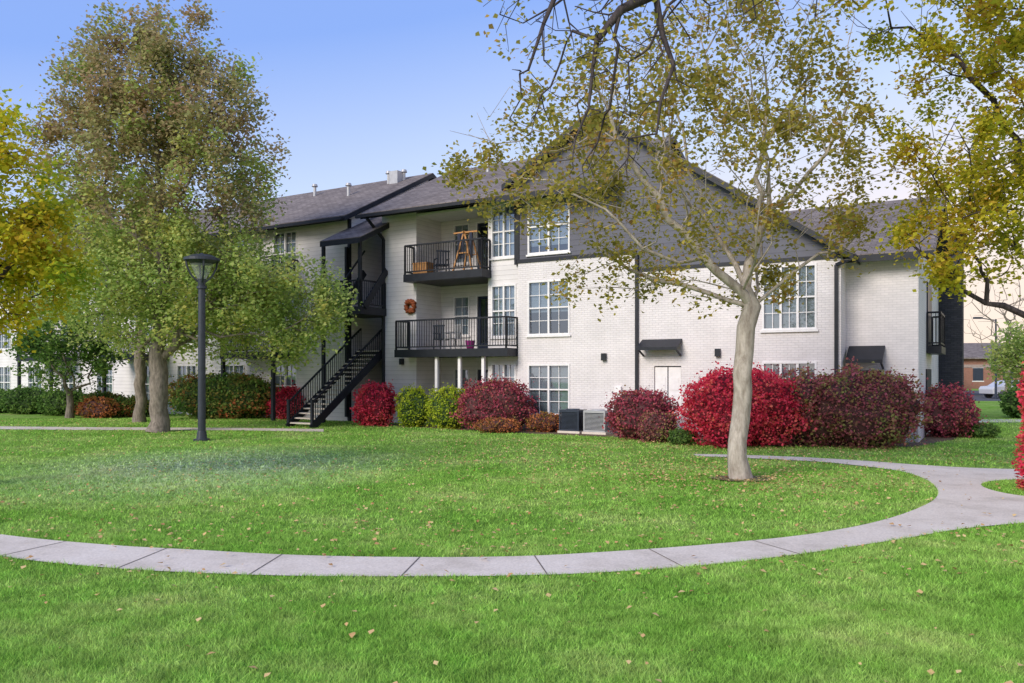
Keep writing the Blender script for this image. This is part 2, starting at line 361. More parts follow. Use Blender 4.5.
a.bar((-.5,-.21,1.5),(.6,-.21,1.5),.06); a.bar((0,-.35,1.5),(0,.35,1.5),.06); a.build('frame',M['wood'],e)
a=Acc()
for x in (-.3,-.15,.25): a.box(x,x+.12,-.25,-.18,.5,1.48)
a.build('hanging_clothes',simple('dark_clothes',(.03,.035,.06),.8),e)
e=empty('storage_box',W(-5.7,.0,5.99),R(-31)); a=Acc(); a.box(-.35,.35,-.22,.22,0,.4); a.box(-.37,.37,-.24,.24,.4,.46); a.build('box',M['wood'],e,bevel=.01)
e=empty('flower_planter',W(-3.2,-.35,2.99),R(-31)); a=Acc(); a.cyl((0,0,0),(0,0,.3),.14,.2); a.build('pot',simple('pot',(.25,.02,.16),.5),e)
# ---------------------------------------------------------------- leaves
def leaves(name,P,size,mat,parent=None,up=.6,szvar=.35,droop=.25):
    P=np.asarray(P); n=len(P)
    nrm=rng.normal(size=(n,3)); nrm[:,2]=np.abs(nrm[:,2])+up; nrm/=np.linalg.norm(nrm,axis=1)[:,None]
    d=rng.normal(size=(n,3)); d[:,2]-=droop; d-= (d*nrm).sum(1)[:,None]*nrm; d/=np.linalg.norm(d,axis=1)[:,None]
    s=np.cross(nrm,d); L=(size*(1+szvar*rng.uniform(-1,1,n)))[:,None]
    b=P-d*L*.5; t=P+d*L*.5; m=P-d*L*.08
    l=m+s*L*.4+nrm*L*.12; r=m-s*L*.4+nrm*L*.12
    V=np.stack([b,r,t,l],1).reshape(-1,3); F=np.arange(4*n).reshape(-1,4)
    return np_mesh(name,V,F,mat,parent)
# ---------------------------------------------------------------- trees
def ell(n,c,r,shell=0):
    p=rng.normal(size=(n,3)); p/=np.linalg.norm(p,axis=1)[:,None]
    q=rng.uniform(shell,1,n)**(1/3 if shell==0 else .6)
    return np.array(c)+p*q[:,None]*np.array(r)
def tree_mesh(name,skel,attr,base_r,tip=.006,bf=.35,mat=None,parent=None,step=.4,sag=.0,wob=.05,p=2.2):
    pos=[];par=[];pl=[]
    def add(pt,pa):
        pos.append(np.array(pt,float)); par.append(pa); pl.append(0 if pa<0 else pl[pa]+np.linalg.norm(pos[pa]-pos[-1])); return len(pos)-1
    def line(pa,q):
        a=pos[pa]; q=np.array(q,float); L=np.linalg.norm(q-a); k=max(1,int(L/step))
        for i in range(1,k+1):
            f=i/k; pt=a+(q-a)*f
            if i<k: pt=pt+rng.normal(size=3)*wob*min(1,L)+np.array([0,0,sag*math.sin(f*math.pi)*L])
            pa=add(pt,pa)
        return pa
    for li,pts in enumerate(skel):
        if li==0: cur=add(pts[0],-1); rest=pts[1:]
        else:
            D=np.linalg.norm(np.array(pos)-np.array(pts[0]),axis=1); cur=int(D.argmin()); rest=pts[1:]
        for q in rest: cur=line(cur,q)
    nsk=len(pos); attr=np.asarray(attr)
    P0=np.array(pos); D=np.array([np.linalg.norm(P0-a,axis=1).min() for a in attr]); order=np.argsort(D)
    buf=np.zeros((60000,3)); plb=np.zeros(60000); buf[:nsk]=P0; plb[:nsk]=pl
    z0=min(skel[0][-1][2]-.4,2.6)
    mk=np.zeros(60000); mk[:nsk]=np.array([1e3 if q[2]<z0 else 0 for q in pos])
    for ai in order:
        a=attr[ai]; m=len(pos)
        c=np.linalg.norm(buf[:m]-a,axis=1)+bf*plb[:m]+mk[:m]
        j=int(c.argmin()); line(j,a)
        m2=len(pos); buf[m:m2]=np.array(pos[m:m2]); plb[m:m2]=pl[m:m2]
    n=len(pos); r=np.zeros(n); ch=[[] for _ in range(n)]
    for i in range(n-1,-1,-1):
        if r[i]==0: r[i]=1.0
        if par[i]>=0: r[par[i]]+=r[i]; ch[par[i]].append(i)
    g=math.log(base_r/tip)/math.log(r[0]); r=tip*r**g
    pos=np.array(pos); V=[];F=[]
    def tube(path,rad):
        k=10 if rad[0]>.09 else (6 if rad[0]>.03 else 4)
        off=len(V); prev=None
        for i,(pt,rr) in enumerate(zip(path,rad)):
            d=path[min(i+1,len(path)-1)]-path[max(i-1,0)]; d=d/(np.linalg.norm(d)+1e-9)
            if prev is None: x=np.cross(d,[.3,.9,.1]); 
            else: x=prev-(prev@d)*d
            x/=np.linalg.norm(x)+1e-9; y=np.cross(d,x); prev=x
            for j in range(k):
                t=2*math.pi*j/k; V.append(pt+(x*math.cos(t)+y*math.sin(t))*rr)
            if i:
                for j in range(k): F.append((off+(i-1)*k+j,off+(i-1)*k+(j+1)%k,off+i*k+(j+1)%k,off+i*k+j))
    stack=[(0,-1)]
    while stack:
        i,pa=stack.pop(); path=[];rad=[]
        if pa>=0: path.append(pos[pa]); rad.append(min(r[pa],r[i]*1.15))
        cur=i
        while True:
            path.append(pos[cur]); rad.append(r[cur])
            if not ch[cur]: rad[-1]*=.6; break
            c=sorted(ch[cur],key=lambda q:-r[q])
            for o in c[1:]: stack.append((o,cur))
            cur=c[0]
        if pa<0:
            rad[0]*=1.4
            if len(rad)>1: rad[1]*=1.05
        tube(path,rad)
    o=np_mesh(name,V,F,mat,parent,smooth=True)
    return pos,r
def leafpts(pos,r,n,sig,rmax=.02,cond=None,clump=1.0,gam=.8):
    m=r<rmax
    if cond is not None: m&=cond(pos)
    Q=pos[m]; 
    if clump<1: Q=Q[rng.random(len(Q))<clump]
    w=rng.gamma(gam,1,len(Q)); w/=w.sum()
    idx=rng.choice(len(Q),n,p=w)
    return Q[idx]+rng.normal(size=(n,3))*sig-np.array([0,0,sig*.4])
bark_l=barkmat('bark_pale',(.26,.215,.175),(.54,.475,.41),9)
bark_d=barkmat('bark_dark',(.03,.024,.026),(.10,.08,.08),12)
bark_m=barkmat('bark_mid',(.12,.10,.08),(.30,.25,.21),12)
L_syc=leafmat('sycamore_leaf',[(.24,.22,.05),(.38,.34,.07),(.50,.42,.09),(.48,.27,.09)],.45,1.2)
L_olive=leafmat('olive_leaf',[(.30,.33,.13),(.42,.40,.17),(.50,.39,.21),(.48,.32,.20)],.5,.6)
L_green=leafmat('light_green_leaf',[(.26,.38,.09),(.40,.52,.14),(.54,.60,.20),(.64,.58,.15)],.5,.7)
L_yell=leafmat('yellow_leaf',[(.28,.42,.04),(.50,.54,.04),(.74,.62,.05),(.66,.44,.05)],.5,1.0)
L_gold=leafmat('olive_gold_leaf',[(.28,.32,.035),(.48,.47,.04),(.68,.58,.06),(.55,.32,.06)],.5,1.0)
L_dgreen=leafmat('dark_green_leaf',[(.08,.16,.04),(.14,.25,.06),(.22,.32,.07)],.35,.8)
# sycamore
T=empty('sycamore_tree')
sk=[[(4.47,15.6,-.05),(4.46,15.6,1.2),(4.54,15.62,2.5),(4.55,15.6,3.75)],
 [(4.54,15.6,3.5),(3.7,15.4,4.3),(2.95,15.2,5.0),(2.2,15.0,6.1),(1.6,14.8,7.3)],
 [(4.54,15.6,3.75),(4.9,15.9,4.8),(5.05,16.2,6.4),(5.2,16.4,8.2)],
 [(4.54,15.6,3.75),(4.1,16.2,4.9),(3.7,16.8,6.3),(3.4,17.2,8.0)],
 [(4.54,15.6,3.4),(5.5,15.3,4.1),(6.5,15.0,4.7)],
 [(4.54,15.6,3.3),(3.4,16.0,3.85),(2.4,16.4,4.2),(1.4,16.6,4.8)],
 [(4.9,15.9,4.8),(5.9,15.0,6.2),(6.4,14.6,7.6)]]
at=np.vstack([ell(520,(3.9,15.8,6.4),(3.2,2.8,3.0)),ell(190,(1.0,15.2,6.3),(2.3,1.8,1.6)),ell(80,(5.9,15.6,5.3),(1.6,1.8,1.3)),ell(150,(4.4,15.8,8.3),(3.0,2.4,1.7)),ell(40,(2.2,16,4.0),(1.3,1.2,.6))])
pos,r=tree_mesh('trunk_and_branches',sk,at,.175,.0055,.3,bark_l,T,sag=.03,wob=.07)
leaves('leaves',leafpts(pos,r,21000,.16,.018,clump=.7,gam=.55),.092,L_syc,T)
# big tree on the left
def bigtree(name,bx,by,H,crown,n_at,nl,green,seed=0,leafs=.13,rad=.3):
    T=empty(name); zf=2.4
    sk=[[(bx,by,-.05),(bx+.05,by,1.2),(bx,by,zf),(bx+.1,by,H*.45),(bx,by,H*.8)]]
    for k in range(8):
        a=k*2.4+seed; z=zf+k*H*.06; sk.append([(bx,by,z),(bx+math.cos(a)*1.4,by+math.sin(a)*1.4,z+1.6),(bx+math.cos(a)*2.4,by+math.sin(a)*2.4,z+3.2)])
    at=np.vstack([ell(int(n_at*w),c,rr) for c,rr,w in crown])
    pos,r=tree_mesh('trunk_and_branches',sk,at,rad,.006,.3,bark_m,T)
    f=lambda P: rng.random(len(P))<np.clip((P[:,2]-green)/2.8,0,1)
    g=lambda P: rng.random(len(P))<np.clip(1-(P[:,2]-green)/4.0,0.14,1)
    leaves('upper_leaves',leafpts(pos,r,int(nl*.46),.24,.025,f,.85,.7),leafs,L_olive,T)
    leaves('lower_leaves',leafpts(pos,r,int(nl*.54),.24,.025,g,.9,.7),leafs,L_green,T)
    return T
bigtree('linden_tree',-12.4,28,14,[((-12.5,28,8.8),(4.5,2.6,5.0),.42),((-12.5,28,12.0),(3.3,2.2,3.0),.16),((-12.2,28,5.2),(4.6,2.6,2.2),.25),((-8.6,28.4,4.3),(2.9,1.6,2.1),.19)],1700,86000,6.6)
bigtree('linden_tree',-15.6,33.5,11,[((-16.5,33.5,6.5),(4.0,2.8,4.0),.6),((-11.6,32.8,5.0),(2.8,1.6,2.6),.4)],700,24000,6.2,seed=1,rad=.22)
T=empty('small_green_tree'); sk=[[(-20.2,36.5,0),(-20.2,36.5,1.2)]]
pos,r=tree_mesh('trunk_and_branches',sk,ell(220,(-20.2,36.5,3.2),(2.3,2,1.9)),.14,.008,.3,bark_m,T); leaves('leaves',leafpts(pos,r,8000,.2,.03),.15,L_dgreen,T)
# yellow tree at left edge
T=empty('yellow_maple_tree')
sk=[[(-10.6,14.3,0),(-10.5,14.3,1.3),(-10.4,14.2,2.4),(-10.4,14.2,5)],[(-10.4,14.2,2.4),(-9.3,14,3.4),(-8.4,13.9,4.2)],[(-10.4,14.2,3),(-9.6,13.6,4.8),(-8.9,13.4,6)],[(-10.4,14.2,3.4),(-11.4,15,4.8)]]
at=np.vstack([ell(260,(-10.0,14.2,4.9),(2.0,1.8,2.4)),ell(110,(-8.75,14,4.1),(1.1,1.2,1.4)),ell(60,(-9.4,14,6.3),(1.4,1.2,1.0))])
pos,r=tree_mesh('trunk_and_branches',sk,at,.2,.005,.3,bark_d,T); leaves('leaves',leafpts(pos,r,19000,.16,.018,clump=.8,gam=.6),.095,L_yell,T)
# right tree with ivy and overhanging limb
T=empty('honey_locust_tree')
sk=[[(9.6,14.2,-.05),(9.58,14.2,1.5),(9.55,14.2,3.0),(9.6,14.1,4.2)],
 [(9.55,14.2,2.85),(8.3,14,3.3),(7.6,13.9,3.65),(6.9,13.8,4.3)],
 [(9.6,14.1,4.2),(9.6,13.2,6.4),(8.2,12,8.2),(5.4,10.9,8.7),(3.4,10.1,8.3),(2.2,9.7,7.6)],
 [(3.4,10.1,8.3),(1.6,10.2,7.6),(.6,9.9,6.9),(.2,9.8,5.8)],
 [(2.2,9.7,7.6),(1.7,9.5,6.6),(1.9,9.4,5.7),(1.7,9.4,4.9)],
 [(1.7,9.5,6.6),(1.0,9.4,6.0),(.9,9.4,5.2)],
 [(5.4,10.9,8.7),(4.2,11.2,7.8),(3.3,11.4,7.2)],
 [(9.6,14.1,4.2),(9.0,14.2,6.2),(8.0,14.4,7.8),(7.0,14.4,8.6)],
 [(9.6,14.1,4.2),(10.2,14.6,6.2),(10.6,14.8,8)]]
at1=np.vstack([ell(260,(8.7,13.9,6.6),(2.2,2.0,2.4)),ell(130,(7.9,13.8,4.8),(1.4,1.3,1.2)),ell(90,(7.2,13,8.2),(2.6,1.8,.9))])
at2=np.vstack([ell(190,(1.1,9.8,6.7),(1.8,1.0,.9)),ell(150,(1.0,9.6,5.4),(1.2,.7,1.2)),ell(100,(3.2,10.4,7.3),(1.8,1,.8))])
pos,r=tree_mesh('trunk_and_branches',sk,np.vstack([at1,at2]),.22,.0055,.3,bark_d,T,sag=-.05,wob=.08)
leaves('leaves',leafpts(pos,r,23000,.14,.018,lambda P:P[:,0]>5.6,.6,.55),.085,L_gold,T)
leaves('sparse_leaves',leafpts(pos,r,900,.1,.014,lambda P:P[:,0]<5.0,.5),.07,L_syc,T)
L_red=leafmat('red_leaf',[(.38,.025,.055),(.70,.045,.10),(.87,.11,.17),(.74,.22,.13)],.35,1.2)
L_dred=leafmat('dark_red_leaf',[(.17,.10,.06),(.38,.07,.12),(.52,.11,.15),(.33,.28,.09)],.35,1.3)
L_purp=leafmat('plum_leaf',[(.17,.19,.06),(.32,.10,.11),(.48,.13,.17),(.36,.32,.11),(.24,.30,.09)],.35,1.1)
L_yg=leafmat('yellow_green_leaf',[(.24,.36,.03),(.47,.57,.05),(.68,.67,.08)],.45,1.5)
L_mix=leafmat('green_rust_leaf',[(.09,.19,.05),(.15,.27,.06),(.27,.27,.08),(.50,.16,.07)],.35,.7)
L_or=leafmat('rust_leaf',[(.22,.20,.04),(.46,.17,.08),(.62,.22,.08)],.3,2)
a_=rng.uniform(0,2*math.pi,3400); zz=rng.uniform(0,2.3,3400); rr=.40+.14*rng.random(3400)-.05*zz+.05*np.sin(zz*5+a_*2)
leaves('red_ivy',np.stack([9.55+np.cos(a_)*rr,14.2+np.sin(a_)*rr,zz],1),.08,L_red,T)
# ---------------------------------------------------------------- bushes
coremats={}
def bush(name,x,y,rx,ry,h,mat,n,ls=.085,core=(.02,.018,.012)):
    e=empty(name,(x,y,0),rng.uniform(-.2,.2))
    ph=rng.uniform(0,6,8)
    def rad(d):
        az=np.arctan2(d[:,1],d[:,0]); el=d[:,2]
        return 1+.08*np.sin(3*az+ph[0]+2*el)+.08*np.sin(5*az+ph[1]-3*el)+.06*np.sin(14*el+ph[2]+2*az)+.05*np.sin(11*az+ph[3]+5*el)
    def surf(d,f):
        k=rad(d)*f; c=h*.45
        sup=1/np.power(np.abs(d[:,0])**2.4+np.abs(d[:,1])**2.4+np.abs(d[:,2])**2.4,1/2.4)
        k=k*sup
        return np.stack([d[:,0]*k*rx,d[:,1]*k*ry,np.maximum(c+d[:,2]*k*(h-c)*np.where(d[:,2]>0,1,.85),.02)],1)
    d=rng.normal(size=(n,3)); d[:,2]+=.25; d/=np.linalg.norm(d,axis=1)[:,None]
    f=1.0-np.abs(rng.normal(size=n))*.09
    tw=rng.random(n)<.09; f[tw]+=rng.uniform(0,.22,tw.sum())
    leaves('foliage',surf(d,f),ls,mat,e,up=.2,droop=0)
    V=[];F=[];nu,nv=20,12
    for j in range(nv+1):
        for i in range(nu):
            th=math.pi*j/nv; a=2*math.pi*i/nu; V.append((math.sin(th)*math.cos(a),math.sin(th)*math.sin(a),math.cos(th)))
    V=surf(np.array(V),.84)
    for j in range(nv):
        for i in range(nu): F.append((j*nu+i,(j+1)*nu+i,(j+1)*nu+(i+1)%nu,j*nu+(i+1)%nu))
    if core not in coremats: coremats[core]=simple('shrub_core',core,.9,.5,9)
    np_mesh('dark_filler_core',V,F,coremats[core],e,True)  # closed dark filler shell added inside the leaves to block see-through, no branches
    return e
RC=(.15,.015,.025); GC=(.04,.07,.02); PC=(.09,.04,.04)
bush('evergreen_bush',-13.0,36.3,2.5,1.2,1.95,L_mix,9000,.12,GC)
bush('burning_bush',-9.9,35.6,.85,.7,1.4,L_red,2200,.1,RC)
bush('burning_bush',-5.3,31.0,.8,.65,1.62,L_red,3600,.08,RC)
bush('yellow_green_bush',-3.75,30.5,.62,.5,1.5,L_yg,2600,.075,GC)
bush('yellow_green_bush',-2.3,29.7,.85,.6,1.5,L_yg,3800,.075,GC)
bush('red_barberry_bush',-.55,28.7,1.3,.7,1.78,L_dred,6500,.08,PC)
bush('low_rust_bush',-.45,27.6,.75,.35,.5,L_or,1500,.065,PC)
bush('low_rust_bush',1.2,28.0,.65,.35,.66,L_or,1500,.065,PC)
bush('barberry_bush',4.05,25.1,1.05,.8,1.5,L_dred,5200,.08,PC)
bush('low_plum_bush',4.35,23.9,.55,.4,.9,L_purp,1700,.065,PC)
bush('low_green_bush',4.95,23.1,.42,.3,.45,L_dgreen,900,.065,GC)
bush('burning_bush',6.55,22.7,1.75,1.2,2.12,L_red,13000,.08,RC)
bush('plum_bush',9.75,22.4,1.65,1.0,2.1,L_purp,11000,.08,PC)
bush('plum_bush',8.4,22.9,1.1,.9,2.05,L_purp,4500,.08,PC)
bush('barberry_bush',14.1,25.9,.85,.8,1.6,L_dred,3800,.08,PC)
bush('low_green_bush',15.0,25.5,.45,.4,.45,L_dgreen,900,.08,GC)
for x,y,w,h,m in ((-21.6,38.6,1.2,1.2,L_dgreen),(-19.6,38.2,1.0,1.1,L_mix),(-24.2,40,1.2,1.3,L_dgreen),(-26.6,41,1.2,1.2,L_dgreen),(-17.9,37.6,.9,.9,L_mix)):
    bush('foundation_shrub',x,y,w,.7,h,m,2600,.12,GC)
bush('low_rust_bush',-19.0,36.6,1.0,.4,.9,L_or,1500,.1,PC)
# ---------------------------------------------------------------- street lamp
e=empty('street_lamp',(-9.5,24.5,0)); a=Acc()
a.cyl((0,0,0),(0,0,.06),.24,n=24); a.cyl((0,0,.06),(0,0,.3),.16,.13,n=24); a.cyl((0,0,.3),(0,0,4.65),.115,.105,n=24)
a.cyl((0,0,4.65),(0,0,4.73),.15,.15,n=24); a.cyl((0,0,4.73),(0,0,4.95),.1,.13,n=24)
a.build('post',M['lamp'],e,bevel=.004)
a=Acc()
for k in range(4):
    t=k*math.pi/2+.5; c,s=math.cos(t),math.sin(t)
    pts=[(.1*c,.1*s,4.85),(.3*c,.3*s,5.05),(.42*c,.42*s,5.3),(.46*c,.46*s,5.52)]
    for p,q in zip(pts,pts[1:]): a.bar(p,q,.05,.05)
a.cyl((0,0,5.5),(0,0,5.58),.53,.53,n=36); a.cyl((0,0,5.58),(0,0,5.68),.5,.3,n=36); a.cyl((0,0,5.68),(0,0,5.74),.1,.04,n=16)
a.cyl((0,0,5.4),(0,0,5.5),.3,.46,n=32)
a.build('lamp_head',M['lamp'],e)
a=Acc(); a.cyl((0,0,4.93),(0,0,5.4),.12,.34,n=28,cap=False); 
gm,nt=newmat('lamp_diffuser'); n=N(nt); q1=n('ShaderNodeBsdfTransparent'); q2=n('ShaderNodeBsdfPrincipled',{'Base Color':(.5,.52,.55,1),'Roughness':.2}); q3=n('ShaderNodeMixShader',{0:.25,1:q1.outputs[0],2:q2.outputs[0]}); n('ShaderNodeOutputMaterial',{0:q3.outputs[0]})
a.build('diffuser',gm,e,smooth=True)
def ac(s,t,mat,w=.42):
    e=empty('air_conditioner',W(s,t,0),R(-31)); a=Acc(); a.box(-w,w,-.36,.36,.0,.08); a.build('pad',M['conc'],e)
    a=Acc(); a.box(-w+.04,w-.04,-.33,.33,.08,.14); a.box(-w+.04,w-.04,-.33,.33,.72,.8)
    for x in (-w+.04,w-.09):
        for y in (-.33,.28): a.box(x,x+.05,y,y+.05,.14,.72)
    for k in range(13): z=.165+k*.042; a.box(-w+.06,w-.06,-.32,.32,z,z+.018)
    a.cyl((0,0,.8),(0,0,.83),.25,.23,n=20); a.build('casing',mat,e,bevel=.003)
    a=Acc(); a.box(-w+.1,w-.1,-.28,.28,.14,.72); a.build('coil',M['dmetal'],e)
ac(1.35,-.75,M['dmetal']); ac(2.3,-.75,M['metal'],.44)
# ---------------------------------------------------------------- ground & paths
def grassmat(name,blade):
    m,nt=newmat(name); n=N(nt)
    tc=n('ShaderNodeTexCoord').outputs['Object']
    n1=n('ShaderNodeTexNoise',{'Vector':tc,'Scale':.5,'Detail':7,'Roughness':.7}); n2=n('ShaderNodeTexNoise',{'Vector':tc,'Scale':7.0,'Detail':6,'Roughness':.7})
    n3=n('ShaderNodeTexNoise',{'Vector':tc,'Scale':3.2,'Detail':5,'Roughness':.75})
    k=1.0 if blade else .58
    a=ramp(n,n1.outputs[0],[(.36,(.26*k,.52*k,.07*k)),(.5,(.36*k,.61*k,.11*k)),(.62,(.50*k,.68*k,.18*k)),(.74,(.60*k,.64*k,.24*k))])
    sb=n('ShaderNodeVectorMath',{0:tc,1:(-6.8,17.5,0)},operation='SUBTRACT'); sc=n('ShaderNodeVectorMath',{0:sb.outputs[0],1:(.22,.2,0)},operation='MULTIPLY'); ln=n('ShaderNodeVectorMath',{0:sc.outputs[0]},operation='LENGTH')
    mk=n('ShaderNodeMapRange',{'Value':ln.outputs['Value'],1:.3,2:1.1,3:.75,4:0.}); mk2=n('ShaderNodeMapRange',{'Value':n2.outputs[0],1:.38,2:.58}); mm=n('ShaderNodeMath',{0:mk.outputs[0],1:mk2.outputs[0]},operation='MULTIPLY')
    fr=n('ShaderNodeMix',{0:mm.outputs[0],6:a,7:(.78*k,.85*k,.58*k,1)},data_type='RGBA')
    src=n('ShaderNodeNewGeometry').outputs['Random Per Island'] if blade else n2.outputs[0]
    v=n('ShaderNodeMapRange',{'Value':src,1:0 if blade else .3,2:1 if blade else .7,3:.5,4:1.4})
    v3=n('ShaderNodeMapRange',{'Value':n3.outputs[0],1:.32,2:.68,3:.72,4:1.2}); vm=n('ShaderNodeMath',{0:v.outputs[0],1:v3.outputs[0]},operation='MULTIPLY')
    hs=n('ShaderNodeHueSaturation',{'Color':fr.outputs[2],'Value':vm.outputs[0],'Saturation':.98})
    d=n('ShaderNodeBsdfDiffuse',{0:hs.outputs[0]})
    if not blade:
        bp=n('ShaderNodeBump',{'Height':n2.outputs[0],'Strength':.8,'Distance':.04}); nt.links.new(bp.outputs[0],d.inputs['Normal'])
        out=d.outputs[0]
    else:
        t=n('ShaderNodeBsdfTranslucent',{0:hs.outputs[0]}); x=n('ShaderNodeMixShader',{0:.35,1:d.outputs[0],2:t.outputs[0]}); out=x.outputs[0]
    n('ShaderNodeOutputMaterial',{0:out}); return m
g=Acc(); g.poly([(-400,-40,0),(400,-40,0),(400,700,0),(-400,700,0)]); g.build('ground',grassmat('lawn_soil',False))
def smooth(pts,k=6):
    P=[np.array(p,float) for p in pts]; P=[2*P[0]-P[1]]+P+[2*P[-1]-P[-2]]; out=[]
    for i in range(1,len(P)-2):
        for j in range(k):
            t=j/k; p0,p1,p2,p3=P[i-1:i+3]
            out.append(.5*((2*p1)+(-p0+p2)*t+(2*p0-5*p1+4*p2-p3)*t*t+(-p0+3*p1-3*p2+p3)*t**3))
    out.append(P[-2]); return out
outer=[(-16,16.5),(-11,12.2),(-8,10.2),(-5.81,9.08),(-4.41,8.57),(-3.24,8.32),(-2.17,8.2),(-.94,8.18),(.08,8.22),(.92,8.34),(2.03,8.64),(3.3,9.18),(4.85,10.0),(6.3,10.8),(8.2,11.3),(12,11.6),(20,11.8)]
right=[(20,13.3),(12,13.1),(9.6,13.0),(8.7,13.4),(8.5,14.2),(8.9,15.1),(10,15.6),(13,15.8),(20,16)]
far=[(20,17.4),(12,17.2),(10.2,17.4),(9.2,18.0),(8.2,18.9),(7.0,19.7),(5.6,20.2),(4.6,20.4)]
inner=[(4.6,19.9),(6.0,19.3),(7.2,18.6),(7.95,17.5),(8.2,16.5),(7.86,14.95),(7.14,13.44),(6.13,12.17),(4.94,11.05),(3.69,10.24),(2.27,9.66),(1.02,9.28),(.09,9.08),(-1.04,9.03),(-2.42,9.13),(-3.66,9.39),(-5,9.71),(-6.6,10.31),(-8.6,11.4),(-11.6,13.4),(-16,17.7)]
So,Si=smooth(outer),smooth(inner)
ring=So+smooth(right)+smooth(far)+Si
def sheet(name,pts,z,mat):
    P=[Vector((p[0],p[1],z)) for p in pts]; tri=tessellate_polygon([P]); a=Acc(); a.v=[tuple(p) for p in P]; a.f=[tuple(t) for t in tri]
    o=a.build(name,mat); me=o.data
    import bmesh
    bm=bmesh.new(); bm.from_mesh(me)
    for f in bm.faces:
        if f.normal.z<0: f.normal_flip()
    bm.to_mesh(me); bm.free(); return o
path=sheet('curved_path',ring,.012,M['conc'])
a=Acc()
So_a=np.array(So); Si_a=np.array(Si)
acc=.9
for i in range(1,len(So)-26):
    acc+=np.linalg.norm(So_a[i]-So_a[i-1])
    if acc>1.5:
        acc=0; p=So_a[i]; q=Si_a[np.linalg.norm(Si_a-p,axis=1).argmin()]; d=(q-p)/np.linalg.norm(q-p); w=np.array([-d[1],d[0]])*.007
        a.poly([(*(p-w),.016),(*(p+w),.016),(*(q+w),.016),(*(q-w),.016)])
o=a.build('expansion_joints',M['joint']); o.parent=path
swalk=[(-6.6,28.0),(-6.9,29.3),(-10,29.9),(-16,30.3),(-30,32),(-30,30.6),(-16,28.9),(-10,28.7)]
sheet('footpath',swalk,.012,M['conc'])
bed=[W(-6.8,-1.2)[:2],W(-1,-1.9)[:2],W(3,-1.8)[:2],W(9,-2.3)[:2],W(11.9,-.6)[:2],W(12.8,3)[:2],W(12.8,9)[:2],W(11.9,9)[:2],W(11.9,1)[:2],W(9.9,0)[:2],W(-1.3,0)[:2],W(-6.8,.2)[:2]]
sheet('mulch_bed',bed,.006,M['mulch'])
sheet('parking_lot',[(20,58),(120,58),(120,90),(20,90)],.008,M['asph'])
sheet('sidewalk',[(17,33),(60,36),(60,38),(17,35)],.012,M['conc'])
def inside(poly,X,Y):
    poly=np.array(poly); c=np.zeros(len(X),bool); j=len(poly)-1
    for i in range(len(poly)):
        xi,yi=poly[i]; xj,yj=poly[j]
        with np.errstate(divide='ignore',invalid='ignore'):
            c^=((yi>Y)!=(yj>Y))&(X<(xj-xi)*(Y-yi)/(yj-yi+1e-12)+xi)
        j=i
    return c
def band(y0,y1,n,w,h):
    Y=np.sqrt(rng.uniform(y0**2,y1**2,n)); X=rng.uniform(-.74,.74,n)*Y
    ok=~(inside(ring,X,Y)|inside(swalk,X,Y)|inside(bed,X,Y)); X=X[ok];Y=Y[ok]; n=len(X)
    a=rng.uniform(0,2*math.pi,n); W_=w*rng.uniform(.6,1.3,n)/2; H=h*rng.uniform(.5,1.25,n)*(1+.3*np.sin(X*9+2*np.sin(Y*7))*np.sin(Y*8+X*3))
    lx,ly=rng.normal(size=n)*H*.6,rng.normal(size=n)*H*.6
    p=np.stack([X-np.cos(a)*W_,Y-np.sin(a)*W_,np.zeros(n)],1); q=np.stack([X+np.cos(a)*W_,Y+np.sin(a)*W_,np.zeros(n)],1); t=np.stack([X+lx,Y+ly,H],1)
    return np.stack([p,q,t],1).reshape(-1,3)
V=np.vstack([band(4.6,7.2,200000,.0075,.042),band(7.2,10.5,160000,.010,.045),band(10.5,17,150000,.015,.046),band(17,36,120000,.03,.05)])
np_mesh('grass',V,np.arange(len(V)).reshape(-1,3),grassmat('grass_blades',True))
L_fall=leafmat('fallen_leaf',[(.32,.17,.08),(.56,.34,.15),(.70,.52,.25),(.45,.21,.09)],.1)
def lf(n,x0,x1,y0,y1): return np.stack([rng.uniform(x0,x1,n),rng.uniform(y0,y1,n),rng.uniform(.035,.055,n)],1)
P=np.vstack([lf(200,-7,8,5,8.2),lf(700,-8,8,8,10.5),lf(2200,-9,9,10,19),lf(3400,-2,12,18,25),np.stack([4.5+rng.normal(size=2000)*1.9,15.7+rng.normal(size=2000)*1.7,rng.uniform(.035,.055,2000)],1),lf(2200,-22,-2,20,34)])
ok=~((P[:,2]>0)&inside(ring,P[:,0],P[:,1])&(rng.random(len(P))<.8)); P=P[ok]
leaves('fallen_leaves',P,.052,L_fall,None,up=3,szvar=.5)
sheet('tree_ring',[(4.48+.6*math.cos(t)*(1+.1*math.sin(3*t)),15.6+.45*math.sin(t)) for t in np.linspace(0,2*math.pi,24,endpoint=False)],.03,M['mulch'])
